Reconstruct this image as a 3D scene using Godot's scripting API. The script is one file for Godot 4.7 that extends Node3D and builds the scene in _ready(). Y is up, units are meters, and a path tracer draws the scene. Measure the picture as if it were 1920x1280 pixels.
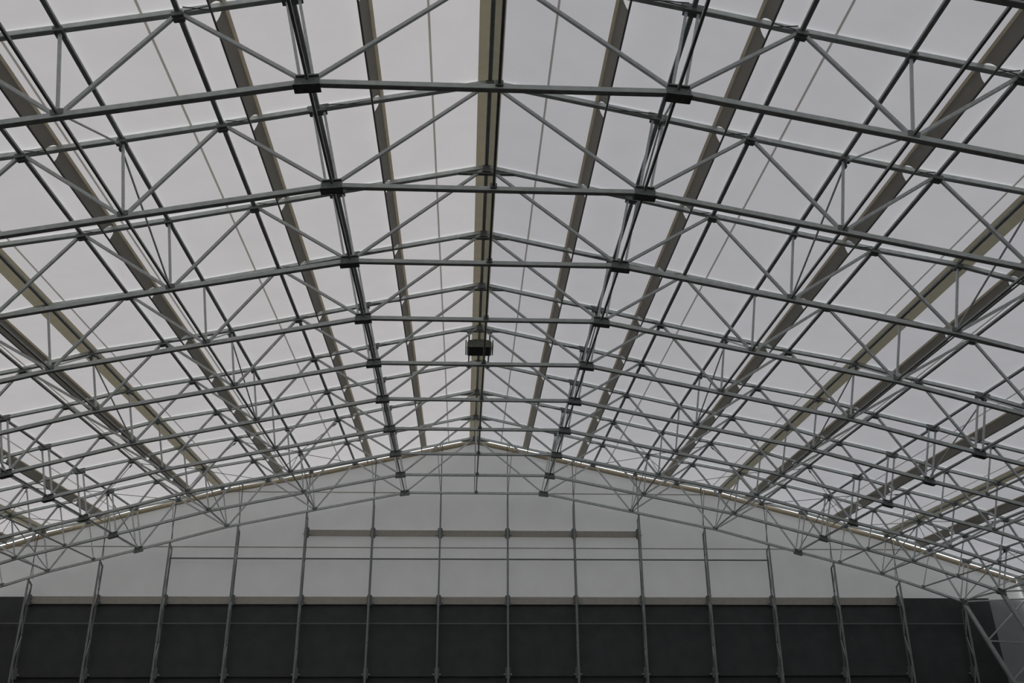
extends Node3D
# A wide fabric-roofed hall: rows of galvanised steel trusses, purlins, hanging valances and a gable wall.
# Truss nodes are given in bay units (one bay = 5 units) measured from eye height; K turns them into metres.

const K := 0.8
const EYE := 1.6
const BAY := 5.0
const Z1 := 20.1956            # distance from the camera to the first wholly visible truss, in units
const FIRST := -1              # trusses built: FIRST .. LAST
const LAST := 10
const DEEP := 45.9             # gable fabric lies this far (units) behind truss 1
const FRONT := -34.0           # and the front wall this far behind the camera's side

var M := {}
var meshes := {}
var names := {}

const TOP := {
	"A": Vector2(0, 19.902), "V0": Vector2(5.55, 18.68), "T1": Vector2(8.526, 17.989), "V1": Vector2(11.544, 17.325),
	"T2": Vector2(14.527, 16.684), "V2": Vector2(17.632, 16.10), "T3": Vector2(20.56, 15.26), "V3": Vector2(23.489, 14.568),
	"T4": Vector2(26.432, 13.69), "V4": Vector2(29.316, 12.98), "T5": Vector2(32.3, 12.03), "V5": Vector2(34.8, 11.2), "E": Vector2(38.3, 10.08)}
const LOW := {
	"B0": Vector2(4.909, 15.785), "B1": Vector2(11.111, 14.53), "B2": Vector2(17.024, 13.311), "B3": Vector2(22.784, 11.75),
	"M4": Vector2(25.655, 11.0), "B4": Vector2(28.56, 10.235), "M5": Vector2(31.336, 9.31), "B5": Vector2(34.0, 8.377)}
const TOP_ORDER := ["A", "V0", "T1", "V1", "T2", "V2", "T3", "V3", "T4", "V4", "T5", "V5", "E"]
const LOW_ORDER := ["B0", "B1", "B2", "B3", "M4", "B4", "M5", "B5"]
const FOOT_IN := Vector2(38.9, -2.0)
const FOOT_OUT := Vector2(40.6, -2.0)
const ORD := ["first", "second", "third", "fourth", "fifth", "sixth", "seventh", "eighth", "ninth", "tenth", "eleventh", "twelfth", "thirteenth"]


func _ready():
	make_world()
	make_materials()
	make_shell()
	make_trusses()
	make_purlins()
	make_valances()
	make_gable()
	make_braces()
	make_ridge_unit()
	make_side_rails()


# ------------------------------------------------------------------ camera, sky, light

func make_world():
	var cam := Camera3D.new()
	cam.name = "camera"
	cam.position = Vector3(-0.602 * K, EYE, 0)
	cam.rotation_order = EULER_ORDER_YXZ
	cam.rotation_degrees = Vector3(22.834, -2.920, -0.301)
	cam.fov = 2.0 * rad_to_deg(atan(640.0 / 1750.9))
	cam.near = 0.1
	cam.far = 400.0
	add_child(cam)
	cam.current = true

	var env := Environment.new()
	var sky := Sky.new()
	var sm := ProceduralSkyMaterial.new()
	# overcast: brighter overhead than at the horizon
	sm.sky_top_color = Color(0.925, 0.93, 0.965)
	sm.sky_horizon_color = Color(0.76, 0.78, 0.81)
	sm.sky_curve = 0.25
	sm.ground_horizon_color = Color(0.42, 0.43, 0.42)
	sm.ground_bottom_color = Color(0.30, 0.31, 0.28)
	sm.sun_angle_max = 1.0
	sky.sky_material = sm
	env.background_mode = Environment.BG_SKY
	env.sky = sky
	env.background_energy_multiplier = 0.96
	env.tonemap_mode = Environment.TONE_MAPPER_LINEAR
	env.tonemap_exposure = 3.65
	env.sdfgi_enabled = true
	env.ssao_enabled = true
	env.ssil_enabled = true
	var we := WorldEnvironment.new()
	we.name = "environment"
	we.environment = env
	add_child(we)

	# the sun, veiled by cloud, stands to the left of the hall
	var sun := DirectionalLight3D.new()
	sun.name = "veiled_sun"
	sun.light_color = Color(1.0, 0.95, 0.885)
	sun.light_energy = 0.6
	sun.light_angular_distance = 12.0
	sun.shadow_enabled = true
	sun.sky_mode = DirectionalLight3D.SKY_MODE_LIGHT_ONLY
	add_child(sun)
	sun.look_at_from_position(Vector3(-40, 24, -6), Vector3.ZERO)


# ------------------------------------------------------------------ materials

func noise_texture(seed_value: int, freq: float, lo: Color, hi: Color, octaves := 4) -> ImageTexture:
	var n := FastNoiseLite.new()
	n.seed = seed_value
	n.noise_type = FastNoiseLite.TYPE_SIMPLEX_SMOOTH
	n.frequency = freq
	n.fractal_octaves = octaves
	var im := n.get_seamless_image(256, 256)
	var out := Image.create(256, 256, true, Image.FORMAT_RGB8)
	for y in 256:
		for x in 256:
			out.set_pixel(x, y, lo.lerp(hi, im.get_pixel(x, y).r))
	out.generate_mipmaps()
	return ImageTexture.create_from_image(out)

func mat(key: String, lo: Color, hi: Color, rough: float, metal := 0.0, size := 1.0, seed_value := 1, through = null, freq := 0.02):
	var m := StandardMaterial3D.new()
	m.resource_name = key
	m.albedo_texture = noise_texture(seed_value, freq, lo, hi)
	m.uv1_triplanar = true
	m.uv1_world_triplanar = true
	m.uv1_scale = Vector3.ONE / size
	m.roughness = rough
	m.metallic = metal
	m.cull_mode = BaseMaterial3D.CULL_DISABLED
	if through != null:
		m.backlight_enabled = true
		m.backlight = through
	M[key] = m

func make_materials():
	mat("steel", Color(0.77, 0.80, 0.785), Color(0.88, 0.90, 0.89), 0.6, 0.1, 1.5, 11)
	mat("purlin", Color(0.60, 0.62, 0.61), Color(0.71, 0.73, 0.72), 0.6, 0.1, 1.4, 17)
	mat("post", Color(0.58, 0.60, 0.59), Color(0.68, 0.70, 0.69), 0.6, 0.1, 1.2, 15)
	mat("edging", Color(0.46, 0.42, 0.34), Color(0.52, 0.48, 0.39), 0.7, 0.0, 1.5, 16)
	mat("tube", Color(0.75, 0.77, 0.765), Color(0.84, 0.86, 0.855), 0.55, 0.1, 0.9, 12)
	mat("plate", Color(0.44, 0.46, 0.45), Color(0.56, 0.58, 0.57), 0.6, 0.1, 0.7, 13)
	mat("wire", Color(0.40, 0.41, 0.41), Color(0.48, 0.49, 0.49), 0.5, 0.2, 0.5, 14)
	mat("membrane", Color(0.86, 0.86, 0.86), Color(0.885, 0.885, 0.885), 0.6, 0.0, 9.0, 21, Color(0.56, 0.56, 0.56))
	mat("gable_fabric", Color(0.84, 0.84, 0.84), Color(0.865, 0.865, 0.865), 0.6, 0.0, 9.0, 22, Color(0.48, 0.48, 0.48))
	mat("seam", Color(0.70, 0.695, 0.68), Color(0.74, 0.735, 0.72), 0.7, 0.0, 2.0, 23, Color(1.2, 1.19, 1.16))
	mat("band", Color(0.66, 0.65, 0.61), Color(0.70, 0.69, 0.645), 0.7, 0.0, 2.5, 24, Color(1.1, 1.08, 1.0))
	mat("flap", Color(0.64, 0.625, 0.58), Color(0.69, 0.67, 0.625), 0.7, 0.0, 2.0, 25, Color(1.1, 1.07, 1.0))
	mat("valance", Color(0.69, 0.67, 0.63), Color(0.74, 0.72, 0.675), 0.8, 0.0, 2.5, 26, Color(0.13, 0.124, 0.112))
	mat("strap", Color(0.75, 0.73, 0.69), Color(0.80, 0.78, 0.735), 0.8, 0.0, 2.0, 27)
	mat("dark_fabric", Color(0.30, 0.31, 0.31), Color(0.34, 0.35, 0.35), 0.7, 0.0, 6.0, 28)
	mat("earth", Color(0.13, 0.125, 0.12), Color(0.20, 0.19, 0.18), 0.95, 0.0, 4.0, 29)
	mat("grey_fabric", Color(0.60, 0.61, 0.62), Color(0.64, 0.65, 0.66), 0.7, 0.0, 6.0, 33, Color(0.2, 0.2, 0.2))
	mat("grass", Color(0.28, 0.31, 0.22), Color(0.36, 0.38, 0.28), 0.95, 0.0, 9.0, 30)
	mat("unit_grey", Color(0.46, 0.46, 0.42), Color(0.54, 0.54, 0.49), 0.6, 0.2, 0.8, 31)
	mat("unit_black", Color(0.035, 0.035, 0.04), Color(0.05, 0.05, 0.055), 0.8, 0.0, 0.5, 32)


# ------------------------------------------------------------------ helpers

func numbered(called: String) -> String:
	names[called] = names.get(called, -1) + 1
	return called if names[called] == 0 else "%s_%03d" % [called, names[called]]

func thing(called: String, label: String, category: String, at := Vector3.ZERO, group := "") -> Node3D:
	var o := Node3D.new()
	o.name = numbered(called)
	add_child(o)
	o.position = at
	o.set_meta("label", label)
	o.set_meta("category", category)
	if group != "":
		o.set_meta("group", group)
	return o

func structure(called: String) -> Node3D:
	var o := Node3D.new()
	o.name = called
	add_child(o)
	o.set_meta("kind", "structure")
	return o

func put(called: String, mesh: Mesh, m: Material, parent: Node3D, xf := Transform3D.IDENTITY) -> MeshInstance3D:
	var o := MeshInstance3D.new()
	o.name = called
	o.mesh = mesh
	o.material_override = m
	o.transform = xf
	parent.add_child(o, true)
	return o

func m2(p: Vector2) -> Vector2:                 # units to metres
	return Vector2(p.x * K, p.y * K + EYE)

func frame_z(i: float) -> float:
	return -(Z1 + BAY * (i - 1.0)) * K

func side3(p: Vector2, s: float, z: float) -> Vector3:
	var q := m2(p)
	return Vector3(q.x * s, q.y, z)

func prism_mesh() -> ArrayMesh:                 # unit bar along z with chamfered long edges
	if meshes.has("prism"):
		return meshes.prism
	var c := 0.5
	var k := 0.40
	var ring := [Vector2(k, -c), Vector2(c, -k), Vector2(c, k), Vector2(k, c), Vector2(-k, c), Vector2(-c, k), Vector2(-c, -k), Vector2(-k, -c)]
	meshes.prism = extrude(ring, 1.0)
	return meshes.prism

func rod_mesh() -> ArrayMesh:
	if meshes.has("rod"):
		return meshes.rod
	var ring := []
	for i in 8:
		ring.append(Vector2(cos(TAU * i / 8.0), sin(TAU * i / 8.0)) * 0.5)
	meshes.rod = extrude(ring, 1.0)
	return meshes.rod

func tri(st: SurfaceTool, a: Vector3, b: Vector3, c: Vector3, inside: Vector3):   # faces away from inside
	var n := (b - a).cross(c - a)
	if n.dot((a + b + c) / 3.0 - inside) > 0.0:
		var t := b
		b = c
		c = t
	st.add_vertex(a)
	st.add_vertex(b)
	st.add_vertex(c)

func extrude(ring: Array, depth: float) -> ArrayMesh:      # convex outline in xy, depth along z, centred
	var st := SurfaceTool.new()
	st.begin(Mesh.PRIMITIVE_TRIANGLES)
	st.set_smooth_group(-1)
	var n := ring.size()
	var mid := Vector2.ZERO
	for p in ring:
		mid += p
	mid /= n
	var inside := Vector3(mid.x, mid.y, 0)
	var h := depth / 2.0
	for i in n:
		var a: Vector2 = ring[i]
		var b: Vector2 = ring[(i + 1) % n]
		tri(st, Vector3(a.x, a.y, -h), Vector3(b.x, b.y, -h), Vector3(b.x, b.y, h), inside)
		tri(st, Vector3(a.x, a.y, -h), Vector3(b.x, b.y, h), Vector3(a.x, a.y, h), inside)
	for i in range(1, n - 1):
		for z in [-h, h]:
			tri(st, Vector3(ring[0].x, ring[0].y, z), Vector3(ring[i].x, ring[i].y, z), Vector3(ring[i + 1].x, ring[i + 1].y, z), inside)
	st.generate_normals()
	return st.commit()

func along(a: Vector3, b: Vector3, w: float, h: float, up := Vector3.UP) -> Transform3D:
	var d := b - a
	var z := d.normalized()
	var x := up.cross(z)
	if x.length() < 0.01:
		x = Vector3.RIGHT.cross(z)
	x = x.normalized()
	var y := z.cross(x)
	return Transform3D(Basis(x * w, y * h, z * d.length()), (a + b) / 2.0)

func bar(called: String, a: Vector3, b: Vector3, w: float, h: float, m: Material, parent: Node3D, up := Vector3.UP) -> MeshInstance3D:
	return put(called, prism_mesh(), m, parent, along(a, b, w, h, up))

func rod(called: String, a: Vector3, b: Vector3, d: float, m: Material, parent: Node3D) -> MeshInstance3D:
	return put(called, rod_mesh(), m, parent, along(a, b, d, d))

func block(called: String, at: Vector3, size: Vector3, turn: float, m: Material, parent: Node3D) -> MeshInstance3D:
	return put(called, prism_mesh(), m, parent, Transform3D(Basis(Vector3.BACK, turn) * Basis.from_scale(size), at))

func nest(o: Node3D, under: Node3D):            # makes a piece a sub-part of a part, without moving it
	o.transform = under.transform.affine_inverse() * o.transform
	o.get_parent().remove_child(o)
	under.add_child(o, true)

func chord_mesh(pts: Array, w: float, h: float) -> ArrayMesh:   # box-section chord bent in the xy plane, mitred at its nodes
	var st := SurfaceTool.new()
	st.begin(Mesh.PRIMITIVE_TRIANGLES)
	st.set_smooth_group(-1)
	var off := []
	for i in pts.size():
		var d1: Vector2 = (pts[i] - pts[max(i - 1, 0)]).normalized()
		var d2: Vector2 = (pts[min(i + 1, pts.size() - 1)] - pts[i]).normalized()
		if i == 0: d1 = d2
		if i == pts.size() - 1: d2 = d1
		var t := (d1 + d2).normalized()
		var nn := Vector2(-t.y, t.x)
		off.append(nn / max(0.5, nn.dot(Vector2(-d1.y, d1.x))))
	var hw := w / 2.0
	var hh := h / 2.0
	var c := 0.14
	var prof := [Vector2(hw * (1 - c), -hh), Vector2(hw, -hh * (1 - c)), Vector2(hw, hh * (1 - c)), Vector2(hw * (1 - c), hh),
		Vector2(-hw * (1 - c), hh), Vector2(-hw, hh * (1 - c)), Vector2(-hw, -hh * (1 - c)), Vector2(-hw * (1 - c), -hh)]
	var at := func(i, k): return Vector3(pts[i].x + off[i].x * prof[k].y, pts[i].y + off[i].y * prof[k].y, prof[k].x)
	for i in pts.size() - 1:
		var mid := Vector3((pts[i].x + pts[i + 1].x) / 2, (pts[i].y + pts[i + 1].y) / 2, 0)
		for k in 8:
			var j := (k + 1) % 8
			tri(st, at.call(i, k), at.call(i, j), at.call(i + 1, j), mid)
			tri(st, at.call(i, k), at.call(i + 1, j), at.call(i + 1, k), mid)
	for e in [0, pts.size() - 1]:
		var q: Vector2 = pts[1] if e == 0 else pts[e - 1]
		for k in range(1, 7):
			tri(st, at.call(e, 0), at.call(e, k), at.call(e, k + 1), Vector3(q.x, q.y, 0))
	st.generate_normals()
	return st.commit()

func top_y(x: float) -> float:                  # height of the top chord's centre line, in units
	x = absf(x)
	for i in range(1, TOP_ORDER.size()):
		var a: Vector2 = TOP[TOP_ORDER[i - 1]]
		var b: Vector2 = TOP[TOP_ORDER[i]]
		if x <= b.x or i == TOP_ORDER.size() - 1:
			return a.y + (b.y - a.y) * (x - a.x) / (b.x - a.x)
	return 0.0

func roof_at(x: float) -> Vector2:              # the membrane lies just above the chords
	return Vector2(x * K, top_y(x) * K + EYE + 0.105)

func sheet(pts: Array, z0: float, z1: float, steps := 1) -> ArrayMesh:   # fabric: profile in xy, run along z
	var st := SurfaceTool.new()
	st.begin(Mesh.PRIMITIVE_TRIANGLES)
	for i in pts.size() - 1:
		for s in steps:
			var a := lerpf(z0, z1, float(s) / steps)
			var b := lerpf(z0, z1, float(s + 1) / steps)
			var q := [Vector3(pts[i].x, pts[i].y, a), Vector3(pts[i + 1].x, pts[i + 1].y, a), Vector3(pts[i + 1].x, pts[i + 1].y, b), Vector3(pts[i].x, pts[i].y, b)]
			for k in [0, 1, 2, 0, 2, 3]:
				st.add_vertex(q[k])
	st.generate_normals()
	return st.commit()

func flat(outline: PackedVector2Array, z: float) -> ArrayMesh:       # fabric in an xy plane
	var st := SurfaceTool.new()
	st.begin(Mesh.PRIMITIVE_TRIANGLES)
	for k in Geometry2D.triangulate_polygon(outline):
		st.add_vertex(Vector3(outline[k].x, outline[k].y, z))
	st.generate_normals()
	return st.commit()


# ------------------------------------------------------------------ the hall's skin

const BANDS := [0.0, 17.82, 29.4]                       # olive reinforcing bands
const BAND_HALF := [0.40, 0.36, 0.36]
const SEAMS := [1.9, 9.5, 13.14, 17.02, 20.5, 24.6, 28.6, 32.4, 36.0]
const HANG := [3.45, 7.28, 13.34, 19.38, 25.25, 31.2]   # where the valances are welded to the roof

func make_shell():
	var z0 := -(Z1 + DEEP - 0.24) * K
	var z1 := -FRONT * K
	var roof := structure("ceiling")
	# cut lines of the roof fabric, from ridge to eave
	var cuts := []
	for i in BANDS.size():
		cuts.append([BANDS[i] - BAND_HALF[i], BANDS[i] + BAND_HALF[i], "reinforcing_band", M.band])
	for x in SEAMS:
		cuts.append([x - 0.035, x + 0.035, "weld_seam", M.seam])
	for x in HANG:
		cuts.append([x + 0.02, x + 0.12, "weld_flap", M.flap])
	cuts.sort_custom(func(a, b): return a[0] < b[0])
	for s in [-1.0, 1.0]:
		var at := 0.0
		for c in cuts + [[40.0, 40.0, "", null]]:
			if c[0] < 0.0:
				continue
			# neighbouring panels meet under the strip that joins them
			var joint: float = minf((c[0] + c[1]) / 2.0, 38.9)
			put("roof_panel", sheet(roof_profile(at, joint, s, 0.0), z0, z1), M.membrane, roof)
			if c[2] != "":
				put(c[2], sheet(roof_profile(c[0], c[1], s, -0.008), z0, z1), c[3], roof)
			at = joint
	var rb := []
	rb.append_array(roof_profile(0.0, 0.4, -1.0, -0.008))
	rb.reverse()
	rb.append_array(roof_profile(0.0, 0.4, 1.0, -0.008).slice(1))
	put("reinforcing_band", sheet(rb, z0, z1), M.band, roof)
	# the roof's end: a hem, then a slit of daylight before the gable fabric
	for s in [-1.0, 1.0]:
		put("end_hem", sheet(roof_profile(0.0, 38.9, s, -0.02), z0 - 0.01, z0 + 0.3), M.band, roof)

	# side walls lean with the legs
	for w in [[-1.0, "wall_left"], [1.0, "wall_right"]]:
		var wl := structure(w[1])
		var top := m2(Vector2(38.75, 10.1))
		var foot := m2(Vector2(41.1, -2.0))
		var low := top.lerp(foot, 0.12)
		put("wall_fabric", sheet([Vector2(top.x * w[0], top.y), Vector2(low.x * w[0], low.y)], z0, z1), M.gable_fabric, wl)
		put("dark_skirt", sheet([Vector2(low.x * w[0], low.y), Vector2(foot.x * w[0], foot.y)], z0, z1), M.dark_fabric, wl)
		var band := top.lerp(foot, 0.07)
		put("eave_band", sheet([Vector2((top.x - 0.02) * w[0], top.y), Vector2((band.x - 0.02) * w[0], band.y)], z0, z1), M.band, wl)
	var fl := structure("floor")
	put("ground_slab", BoxMesh.new(), M.earth, fl, Transform3D(Basis.from_scale(Vector3(84.0 * K, 0.3, (z1 - z0) + 4.0)), Vector3(0, -0.15, (z0 + z1) / 2.0)))
	var out := structure("floor_outside")
	put("meadow", BoxMesh.new(), M.grass, out, Transform3D(Basis.from_scale(Vector3(700, 0.3, 700)), Vector3(0, -0.47, -30)))
	var wf := structure("wall_front")
	put("wall_fabric", flat(gable_outline(8.6, 20.5, 0.0), z1), M.gable_fabric, wf)
	put("dark_sheet", flat(gable_outline(-2.0, 8.6, 0.0), z1), M.dark_fabric, wf)

func roof_profile(x0: float, x1: float, s: float, dy: float) -> Array:
	var xs := [x0]
	for n in TOP_ORDER:
		var x: float = TOP[n].x
		if x > x0 + 0.01 and x < x1 - 0.01:
			xs.append(x)
	xs.append(x1)
	var out := []
	for x in xs:
		var q := roof_at(x)
		out.append(Vector2(q.x * s, q.y + dy))
	return out

func gable_outline(y0: float, y1: float, drop: float) -> PackedVector2Array:   # the gable between two heights, in metres
	var full := PackedVector2Array()
	for s in [-1.0, 1.0]:
		var half := []
		for x in [0.0, 5.55, 11.5, 17.6, 23.5, 29.3, 34.8, 38.75]:
			half.append(Vector2(roof_at(x).x * s, roof_at(x).y - drop))
		half.append(Vector2(41.1 * K * s, -2.0 * K + EYE))
		if s < 0:
			half.reverse()
			full.append_array(half)
		else:
			full.append_array(half.slice(1))
	var a := y0 * K + EYE
	var b := y1 * K + EYE
	var box := PackedVector2Array([Vector2(-60, a), Vector2(60, a), Vector2(60, b), Vector2(-60, b)])
	var cut := Geometry2D.intersect_polygons(full, box)
	return cut[0]


# ------------------------------------------------------------------ trusses

func make_trusses():
	var proto: Node3D = null
	for i in range(LAST, FIRST - 1, -1):
		var far := LAST - i
		var label := "steel roof truss standing against the gable wall"
		if far > 0:
			label = "galvanised steel roof truss, %s in front of the gable truss" % ORD[far - 1]
		var t: Node3D
		if proto == null:
			t = thing("roof_truss", label, "truss", Vector3.ZERO, "roof trusses")
			truss_parts(t)
			proto = t
		else:
			t = proto.duplicate()
			t.name = numbered("roof_truss")
			add_child(t)
			t.set_meta("label", label)
		t.position = Vector3(0, 0, frame_z(i))

func p3(n: String, s: float) -> Vector3:
	var v: Vector2 = TOP[n] if TOP.has(n) else LOW[n]
	return side3(v, s, 0.0)

func truss_parts(t: Node3D):
	var UP := Vector3.BACK
	for s in [-1.0, 1.0]:
		var pts := []
		for n in TOP_ORDER:
			var q := m2(TOP[n])
			pts.append(Vector2(q.x * s, q.y))
		put("top_chord", chord_mesh(pts, 0.142, 0.13), M.steel, t)
		var low := []
		for n in LOW_ORDER:
			var q := m2(LOW[n])
			low.append(Vector2(q.x * s, q.y))
		put("bottom_chord", chord_mesh(low, 0.15, 0.13), M.steel, t)
		var fi := m2(FOOT_IN)
		var fo := m2(FOOT_OUT)
		var e := m2(TOP.E)
		var k := m2(LOW.B5)
		put("leg", chord_mesh([Vector2(k.x * s, k.y), Vector2(fi.x * s, fi.y)], 0.18, 0.2), M.steel, t)
		put("leg", chord_mesh([Vector2(e.x * s, e.y), Vector2(fo.x * s, fo.y)], 0.18, 0.2), M.steel, t)
		block("base_plate", Vector3((fi.x + fo.x) / 2 * s, 0.02, 0), Vector3(2.0, 0.04, 0.4), 0.0, M.plate, t)
		for d in [["A", "B0"], ["B0", "T1"], ["T1", "B1"], ["B1", "T2"], ["T2", "B2"], ["B2", "T3"], ["T3", "B3"], ["B3", "T4"], ["T4", "B4"], ["B4", "T5"], ["T5", "B5"]]:
			var a := p3(d[0], s)
			var b := p3(d[1], s)
			var v := (b - a).normalized()
			bar("diagonal", a + v * 0.12, b - v * 0.12, 0.086, 0.086, M.tube, t, UP)
		bar("diagonal", p3("B5", s), p3("E", s), 0.08, 0.08, M.tube, t, UP)
		for d in [["V1", "B1"], ["V2", "B2"], ["V4", "B4"]]:
			bar("vertical_post", p3(d[0], s), p3(d[1], s), 0.066, 0.066, M.tube, t, UP)
		for d in [["T4", "M4"], ["T5", "M5"]]:
			bar("vertical_post", p3(d[0], s), p3(d[1], s), 0.055, 0.055, M.tube, t, UP)
		for d in [["V0", "B0"], ["V3", "B3"], ["V5", "B5"]]:
			for o in [-0.14, 0.14]:
				bar("vertical_post", p3(d[0], s) + Vector3(o, 0, 0), p3(d[1], s) + Vector3(o, 0, 0), 0.066, 0.066, M.tube, t, UP)
		# leg lacing
		for j in 4:
			var a0 := LOW.B5.lerp(FOOT_IN, j / 4.0)
			var b0 := TOP.E.lerp(FOOT_OUT, (j + 0.5) / 4.0)
			var a1 := LOW.B5.lerp(FOOT_IN, (j + 1) / 4.0)
			bar("leg_lacing", side3(a0, s, 0), side3(b0, s, 0), 0.08, 0.08, M.tube, t, UP)
			bar("leg_lacing", side3(b0, s, 0), side3(a1, s, 0), 0.08, 0.08, M.tube, t, UP)
		# joints
		var slope: float = -0.215 * s
		for n in ["B0", "B3", "B5"]:
			var big := 1.0 if n == "B0" else 0.85
			var turn: float = -0.11 * s if n == "B0" else -0.27 * s
			var jb := block("joint_box", p3(n, s) + Vector3(0, -0.02, 0), Vector3(0.52 * big, 0.18, 0.2), turn, M.plate, t)
			nest(block("joint_flange", p3(n, s) + Vector3(0, 0.1, 0), Vector3(0.48 * big, 0.03, 0.3), turn, M.plate, t), jb)
			nest(block("joint_plate", p3(n, s) + Vector3(0, -0.13, 0), Vector3(0.56 * big, 0.025, 0.3), turn, M.plate, t), jb)
		for n in ["B1", "B2", "B4", "M4", "M5"]:
			block("gusset", p3(n, s) + Vector3(0, 0.06, 0), Vector3(0.26 if n[0] == "B" else 0.16, 0.15, 0.165), slope * 1.1, M.plate, t)
		for n in ["T1", "T2", "T3", "T4", "T5"]:
			block("purlin_shoe", p3(n, s) + Vector3(0, -0.10, 0), Vector3(0.25, 0.12, 0.24), slope, M.plate, t)
			block("gusset", p3(n, s) + Vector3(0, -0.11, 0), Vector3(0.30, 0.16, 0.05), slope, M.plate, t)
		for n in ["V1", "V2", "V4"]:
			block("purlin_shoe", p3(n, s) + Vector3(0, -0.09, 0), Vector3(0.2, 0.12, 0.26), slope, M.plate, t)
		for n in ["V0", "V3", "V5"]:
			block("purlin_shoe", p3(n, s) + Vector3(0, -0.08, 0), Vector3(0.46, 0.12, 0.22), slope, M.plate, t)
			block("splice_plate", p3(n, s) + Vector3(0, 0.03, 0.075), Vector3(0.56, 0.08, 0.025), slope, M.plate, t)
	# ridge
	var b0 := m2(LOW.B0)
	put("bottom_chord", chord_mesh([Vector2(-b0.x, b0.y), Vector2(b0.x, b0.y)], 0.15, 0.125), M.steel, t)
	var a := m2(TOP.A)
	var ring := [Vector2(-0.8, a.y - 0.24), Vector2(0.8, a.y - 0.24), Vector2(0.8, a.y - 0.2), Vector2(0.0, a.y - 0.05), Vector2(-0.8, a.y - 0.2)]
	put("ridge_gusset", extrude(ring, 0.05), M.plate, t)
	block("ridge_collar", Vector3(0, a.y - 0.24, 0), Vector3(1.7, 0.035, 0.13), 0, M.plate, t)
	block("ridge_shoe", Vector3(0, a.y - 0.1, 0), Vector3(0.22, 0.22, 0.22), 0, M.plate, t)
	block("tie_clamp", Vector3(0.1, b0.y + 0.05, 0.085), Vector3(0.17, 0.13, 0.1), 0, M.plate, t)


# ------------------------------------------------------------------ purlins and bottom ties

func make_purlins():
	var half := 0.06
	for idx in TOP_ORDER.size():
		var n: String = TOP_ORDER[idx]
		for s in ([1.0] if idx == 0 else [-1.0, 1.0]):
			var label := "steel purlin running along the ridge under an olive band"
			if idx > 0:
				label = "steel roof purlin on the top chords, %s line %s of the ridge" % [ORD[idx - 1], "left" if s < 0 else "right"]
			if n == "E":
				label = "steel eave purlin at the foot of the %s roof slope" % ["left" if s < 0 else "right"]
			var lift := 0.03 if n in ["A", "V2", "V4"] else -0.02
			var c := side3(TOP[n], s, 0) + Vector3(0, lift, 0)
			var t := thing("purlin", label, "purlin", Vector3(c.x, c.y, frame_z(LAST)), "roof purlins")
			for i in range(FIRST, LAST):
				bar("purlin_segment", Vector3(0, 0, frame_z(i) - half - t.position.z), Vector3(0, 0, frame_z(i + 1) + half - t.position.z), 0.11, 0.078, M.purlin, t)
	var order := ["C"] + LOW_ORDER
	for idx in order.size():
		var n: String = order[idx]
		for s in ([1.0] if idx == 0 else [-1.0, 1.0]):
			var label := "thin steel tie along the hall under the ridge, on the bottom chords"
			if idx > 0:
				label = "thin steel tie along the hall on the bottom chords, %s line %s of centre" % [ORD[idx - 1], "left" if s < 0 else "right"]
			var v: Vector2 = Vector2(0, LOW.B0.y) if n == "C" else LOW[n]
			var c := side3(v, s, 0) + Vector3(0.1 if n == "C" else 0.0, 0.05, 0)
			var t := thing("bottom_tie", label, "tie bar", Vector3(c.x, c.y, frame_z(LAST)), "ties between the bottom chords")
			for i in range(FIRST, LAST):
				bar("tie_segment", Vector3(0, 0, frame_z(i) - 0.075 - t.position.z), Vector3(0, 0, frame_z(i + 1) + 0.075 - t.position.z), 0.066, 0.066, M.purlin, t)


# ------------------------------------------------------------------ fabric valances hung from the roof

func valance_mesh(rise: Vector2, run: Vector2) -> ArrayMesh:   # one bay long, half a notch at each end for the chords
	var st := SurfaceTool.new()
	st.begin(Mesh.PRIMITIVE_TRIANGLES)
	var length := BAY * K
	var zs := []
	for k in 13:
		zs.append(0.27 * sin(PI / 2.0 * k / 12.0))
	var full := zs.duplicate()
	for k in range(12, -1, -1):
		full.append(length - zs[k])
	var low := func(z):
		var d: float = minf(z, length - z)
		return 0.86 * sqrt(maxf(0.0, 1.0 - pow(d / 0.27, 2.0)))
	for k in full.size() - 1:
		var za: float = full[k]
		var zb: float = full[k + 1]
		var ta: float = low.call(za)
		var tb: float = low.call(zb)
		var q := []
		for e in [[ta, za], [tb, zb], [1.0, zb], [1.0, za]]:
			var xy: Vector2 = run.lerp(rise, e[0])
			q.append(Vector3(xy.x, xy.y, -e[1]))
		for j in [0, 1, 2, 0, 2, 3]:
			st.add_vertex(q[j])
	st.generate_normals()
	return st.commit()

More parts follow.
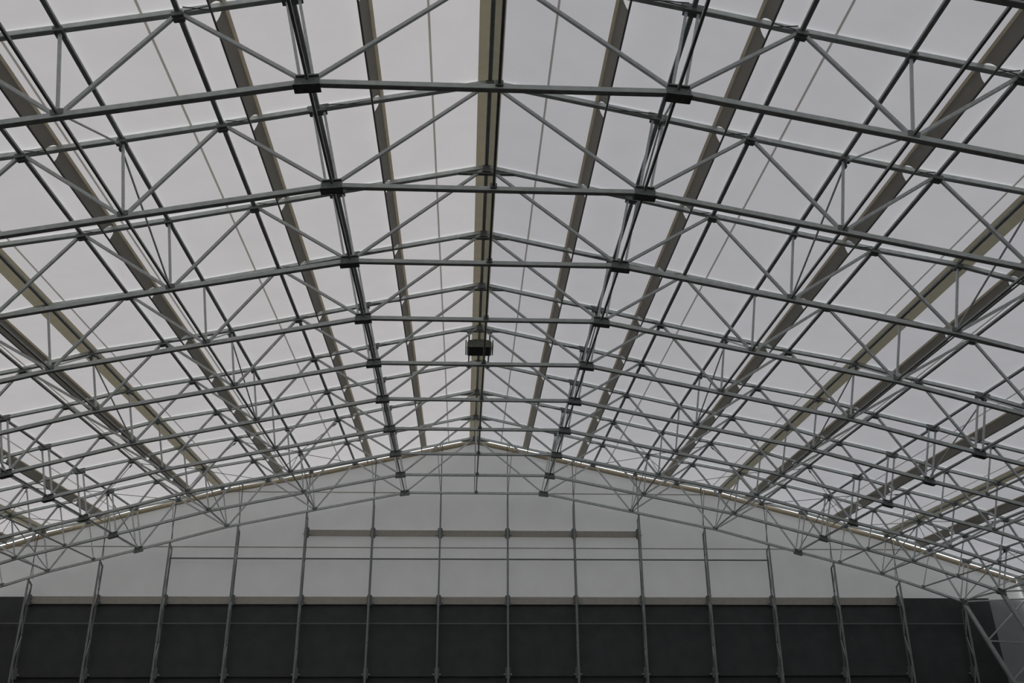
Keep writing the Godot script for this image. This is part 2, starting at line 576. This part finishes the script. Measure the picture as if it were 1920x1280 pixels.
func make_valances():
	for s in [-1.0, 1.0]:
		for i in HANG.size():
			var x: float = HANG[i] + 0.12
			var top := roof_at(x)
			var hem := Vector2((x + 0.235) * K, top_y(x + 0.235) * K + EYE - 0.175)
			var t := thing("fabric_valance", "grey fabric valance hanging from the roof, %s %s of the ridge" % [ORD[i], "left" if s < 0 else "right"], "valance", Vector3(0, 0, frame_z(LAST)), "fabric valances under the roof")
			var mesh := valance_mesh(Vector2(top.x * s, top.y), Vector2(hem.x * s, hem.y))
			for f in range(FIRST, LAST):
				put("valance_sheet", mesh, M.valance, t, Transform3D(Basis.IDENTITY, Vector3(0, 0, frame_z(f) - t.position.z)))
			var h3 := Vector3(hem.x * s, hem.y, 0)
			rod("hem_cable", h3 + Vector3(0, 0, frame_z(FIRST) - t.position.z), h3 + Vector3(0, 0, -0.12), 0.055, M.wire, t)
			# wires that pull the hem towards the nearest purlin joint
			var node: String = "V0" if i == 0 else ["", "T1", "T2", "T3", "T4", "T5"][i]
			var tip := side3(TOP[node], s, 0) + Vector3(-0.14 * s, -0.04, 0.1)
			for f in range(maxi(FIRST, 0), LAST):
				var z := frame_z(f) - t.position.z
				for o in [0.04, 0.17]:
					rod("tie_wire", Vector3(h3.x, h3.y, z + 0.09 + o), Vector3(tip.x, tip.y, z + 0.27 - o), 0.026, M.wire, t)


# ------------------------------------------------------------------ the gable wall

const POSTS := [2.36, 7.05, 11.65, 16.28, 20.75, 25.23, 29.72, 34.1]

func low_y(x: float) -> float:                  # height of the bottom chord, in units
	x = absf(x)
	if x <= LOW.B0.x:
		return LOW.B0.y
	for i in range(1, LOW_ORDER.size()):
		var a: Vector2 = LOW[LOW_ORDER[i - 1]]
		var b: Vector2 = LOW[LOW_ORDER[i]]
		if x <= b.x:
			return a.y + (b.y - a.y) * (x - a.x) / (b.x - a.x)
	return LOW.B5.y - (x - LOW.B5.x) * 2.1

func make_gable():
	var zg := -(Z1 + DEEP) * K
	var zp := frame_z(LAST)
	var wall := structure("wall_back")
	var rows := [[8.6, 12.1, "wall_fabric"], [12.1, 16.0, "wall_fabric"], [16.0, 20.4, "wall_fabric"]]
	for r in rows:
		put(r[2], flat(gable_outline(r[0], r[1], 0.03), zg), M.gable_fabric, wall)
	for y in [12.1, 16.0]:
		put("weld_seam", flat(gable_outline(y - 0.04, y + 0.04, 0.03), zg + 0.008), M.seam, wall)
	put("grey_sheet", flat(gable_outline(-2.0, 8.64, 0.03), zg - 0.03), M.grey_fabric, wall)
	# dark lower sheet, in front of the white fabric, ending short of the corners
	var d := PackedVector2Array([Vector2(-36.6 * K, -2.0 * K + EYE), Vector2(36.9 * K, -2.0 * K + EYE), Vector2(36.35 * K, 8.72 * K + EYE), Vector2(-36.1 * K, 8.72 * K + EYE)])
	put("dark_sheet", flat(d, zg + 0.03), M.dark_fabric, wall)
	# edging along the top of the gable
	for s in [-1.0, 1.0]:
		var e := []
		for x in [0.0, 5.55, 11.5, 17.6, 23.5, 29.3, 34.8, 38.6]:
			e.append(Vector2(roof_at(x).x * s, roof_at(x).y - 0.17))
		put("edge_band", chord_mesh(e, 0.02, 0.28), M.edging, wall, Transform3D(Basis.IDENTITY, Vector3(0, 0, zg + 0.06)))

	# lattice posts
	for s in [-1.0, 1.0]:
		for i in POSTS.size():
			var x: float = POSTS[i] * s * K
			var t := thing("gable_post", "laced steel gable post on the back wall, %s %s of centre" % [ORD[i], "left" if s < 0 else "right"], "post", Vector3(x, 0, zp), "posts of the gable wall")
			var yt := low_y(POSTS[i]) * K + EYE - 0.06
			var dz := -0.46
			var yr := yt - 0.22
			bar("front_chord", Vector3(0, 0, -0.02), Vector3(0, yt, -0.02), 0.09, 0.09, M.post, t, Vector3.BACK)
			bar("rear_chord", Vector3(0, 0, dz), Vector3(0, yr, dz), 0.08, 0.08, M.plate, t, Vector3.BACK)
			bar("top_bracket", Vector3(0, yt - 0.05, -0.02), Vector3(0, yr - 0.03, dz), 0.07, 0.07, M.post, t)
			block("base_plate", Vector3(0, 0.015, dz / 2), Vector3(0.3, 0.03, 0.75), 0, M.plate, t)
			var n := int(yr / 1.15)
			for k in n:
				var a := yr * k / n
				var b := yr * (k + 1) / n
				var flip := k % 2 == 0
				bar("lacing", Vector3(0, a, -0.02 if flip else dz), Vector3(0, b, dz if flip else -0.02), 0.04, 0.04, M.tube, t, Vector3.RIGHT)
			var ys := [8.48, 3.8]
			if POSTS[i] < 12.0:
				ys.append(13.06)
			for y in ys:
				var yy: float = y * K + EYE
				if yy < yr + 0.2:
					var br := block("strap_bracket", Vector3(0, yy, dz + 0.01), Vector3(0.26, 0.56, 0.15), 0, M.plate, t)
					for o in [-1.0, 1.0]:
						nest(block("strap_bolt", Vector3(0.17 * o, yy - 0.06, dz - 0.03), Vector3(0.1, 0.06, 0.06), 0, M.tube, t), br)
			# a thin hanger carries the post on up to the top chord
			if POSTS[i] < 33.0:
				rod("hanger_rod", Vector3(0, yt + 0.05, -0.16), Vector3(0, top_y(POSTS[i]) * K + EYE, -0.16), 0.05, M.wire, t)
				rod("hanger_rod", Vector3(0.02 * s, yt + 0.05, -0.5), Vector3(0.3 * s, top_y(POSTS[i]) * K + EYE, -0.5), 0.035, M.wire, t)
				bar("hanger_arm", Vector3(0, top_y(POSTS[i]) * K + EYE, -0.05), Vector3(0.3 * s * 0.5, top_y(POSTS[i]) * K + EYE, -0.52), 0.04, 0.04, M.wire, t)

	# straps and rails between the posts
	gable_run("beige fabric strap across the top of the dark gable sheet", "gable_strap", "strap", 8.48, 7, 0.40, 0.03, M.strap, zp - 0.552)
	gable_run("short beige strap high on the white gable fabric", "gable_strap", "strap", 13.06, 3, 0.36, 0.03, M.strap, zp - 0.552)
	gable_run("dark strap low on the dark gable sheet", "gable_strap", "strap", 3.8, 7, 0.34, 0.03, M.dark_fabric, zp - 0.552)
	gable_run("thin steel rail across the white gable fabric between the posts", "gable_rail", "rail", 11.25, 5, 0.075, 0.075, M.plate, zp - 0.40)
	gable_run("thin steel rail across the dark gable sheet", "gable_rail", "rail", 6.95, 8, 0.06, 0.06, M.plate, zp - 0.40)

func gable_run(label: String, called: String, category: String, y: float, reach: int, h: float, w: float, m: Material, z: float):
	var xs := []
	for i in range(reach - 1, -1, -1):
		xs.append(-POSTS[i])
	for i in reach:
		xs.append(POSTS[i])
	var t := thing(called, label, category, Vector3(0, y * K + EYE, z))
	for i in xs.size() - 1:
		var a: float = xs[i] * K + 0.05
		var b: float = xs[i + 1] * K - 0.05
		bar("strap_length" if category == "strap" else "rail_length", Vector3(a, 0, 0), Vector3(b, 0, 0), w, h, m, t)


# ------------------------------------------------------------------ rods between the trusses

func make_braces():
	var lines := [["V0", "B0"], ["V1", "B1"], ["V2", "B2"], ["V3", "B3"], ["V4", "B4"], ["V5", "B5"]]
	var stations := [[2, "nearest the camera"], [5, "in the middle of the hall"], [9, "next to the gable wall"]]
	for st in stations:
		for i in lines.size():
			for s in [-1.0, 1.0]:
				var f: int = st[0]
				var t := thing("sway_brace", "sway rod pair, %s post line %s of ridge, %s" % [ORD[i], "left" if s < 0 else "right", st[1]], "brace", Vector3(0, 0, frame_z(f)), "sway braces between the trusses")
				var top := side3(TOP[lines[i][0]], s, 0) + Vector3(0.05 * s, -0.18, 0)
				var low := side3(LOW[lines[i][1]], s, 0) + Vector3(0.05 * s, 0.16, 0)
				rod("brace_rod", top + Vector3(0, 0, 0.1), low + Vector3(0, 0, BAY * K - 0.1), 0.055, M.tube, t)
				rod("brace_rod", top + Vector3(0, 0, -0.1), low + Vector3(0, 0, -BAY * K + 0.1), 0.055, M.steel, t)
				for z in [0.12, -0.12]:
					block("brace_clamp", top + Vector3(0, -0.02, z), Vector3(0.1, 0.12, 0.1), 0, M.plate, t)
	var c := thing("sway_brace", "pair of steel sway rods under the ridge next to the gable wall", "brace", Vector3(0, 0, frame_z(9)), "sway braces between the trusses")
	var a := side3(TOP.A, 1.0, 0) + Vector3(0, -0.25, 0)
	var b := Vector3(0, m2(LOW.B0).y + 0.12, 0)
	rod("brace_rod", a + Vector3(0, 0, 0.1), b + Vector3(0, 0, BAY * K - 0.1), 0.05, M.tube, c)
	rod("brace_rod", a + Vector3(0, 0, -0.1), b + Vector3(0, 0, -BAY * K + 0.1), 0.05, M.steel, c)
	# wire stars in the roof plane, last bays
	for i in range(1, 5):
		for s in [-1.0, 1.0]:
			var v := "V%d" % i
			var t := thing("roof_wire_brace", "star of thin bracing wires at the %s post line %s of ridge near the gable" % [ORD[i], "left" if s < 0 else "right"], "brace", Vector3(0, 0, frame_z(9)), "roof wire braces")
			var hub := side3(TOP[v], s, 0) + Vector3(0, -0.1, 0)
			for n in ["T%d" % i, "T%d" % (i + 1)]:
				for o in [1.0, -1.0]:
					var e := side3(TOP[n], s, 0) + Vector3(0, -0.12, 0)
					var far := e + Vector3(0, 0, (BAY * K - 0.2) * o)
					var dir := (hub - far).normalized()
					bar("turnbuckle", far + dir * 0.25, far + dir * 0.55, 0.06, 0.06, M.plate, t)
					rod("brace_wire", hub + Vector3(0, 0, 0.15 * o), e + Vector3(0, 0, (BAY * K - 0.2) * o), 0.032, M.wire, t)
			block("wire_clamp", hub + Vector3(0, -0.06, 0.1), Vector3(0.12, 0.12, 0.12), 0, M.plate, t)


# ------------------------------------------------------------------ the box under the ridge

func make_ridge_unit():
	var y := m2(TOP.A).y - 0.33
	var z6 := frame_z(6)
	var z7 := frame_z(7)
	var rails := thing("carrier_rail", "two steel rails under the ridge carrying a grey box", "rail", Vector3(0, y, z7))
	for x in [-0.44, 0.44]:
		bar("rail_bar", Vector3(x, 0, -0.05), Vector3(x, 0, z6 - z7 + 0.05), 0.06, 0.08, M.plate, rails)
		for z in [0.0, z6 - z7]:
			block("rail_hanger", Vector3(x, 0.09, z), Vector3(0.2, 0.14, 0.14), 0, M.plate, rails)
	var zc := -46.35 * K
	var t := thing("ridge_unit", "grey box with black underside hung from rails below the ridge", "fan unit", Vector3(0, y - 0.1, zc))
	var prof := []
	for k in 9:
		var a := PI * k / 8.0
		prof.append(Vector2(cos(a) * 0.52, -0.12 + sin(a) * 0.14))
	prof.append(Vector2(-0.52, -0.32))
	prof.append(Vector2(0.52, -0.32))
	put("housing", extrude(prof, 1.0), M.unit_grey, t)
	block("outlet", Vector3(0, -0.33, 0.0), Vector3(0.86, 0.04, 0.92), 0, M.unit_black, t)
	for s in [-1.0, 1.0]:
		block("side_plate", Vector3(0.57 * s, -0.17, 0), Vector3(0.05, 0.36, 0.85), 0, M.unit_grey, t)
		block("hanger_strap", Vector3(0.44 * s, -0.005, 0.3), Vector3(0.08, 0.11, 0.06), 0, M.plate, t)
		block("hanger_strap", Vector3(0.44 * s, -0.005, -0.3), Vector3(0.08, 0.11, 0.06), 0, M.plate, t)
	block("outlet_frame", Vector3(0, -0.32, 0.48), Vector3(0.98, 0.05, 0.06), 0, M.unit_grey, t)
	block("outlet_frame", Vector3(0, -0.32, -0.48), Vector3(0.98, 0.05, 0.06), 0, M.unit_grey, t)


# ------------------------------------------------------------------ rails along the side walls

func make_side_rails():
	var k := 0
	for f in [0.12, 0.3, 0.5, 0.7]:
		for s in [-1.0, 1.0]:
			var c := side3(TOP.E.lerp(FOOT_OUT, f), s, 0)
			var t := thing("side_rail", "steel rail along the %s side wall, %s below the eave" % ["left" if s < 0 else "right", ORD[k]], "rail", Vector3(c.x - 0.12 * s, c.y, frame_z(LAST)), "rails of the side walls")
			for i in range(5, LAST):
				bar("rail_length", Vector3(0, 0, frame_z(i) - t.position.z - 0.02), Vector3(0, 0, frame_z(i + 1) - t.position.z + 0.02), 0.07, 0.07, M.tube, t)
		k += 1
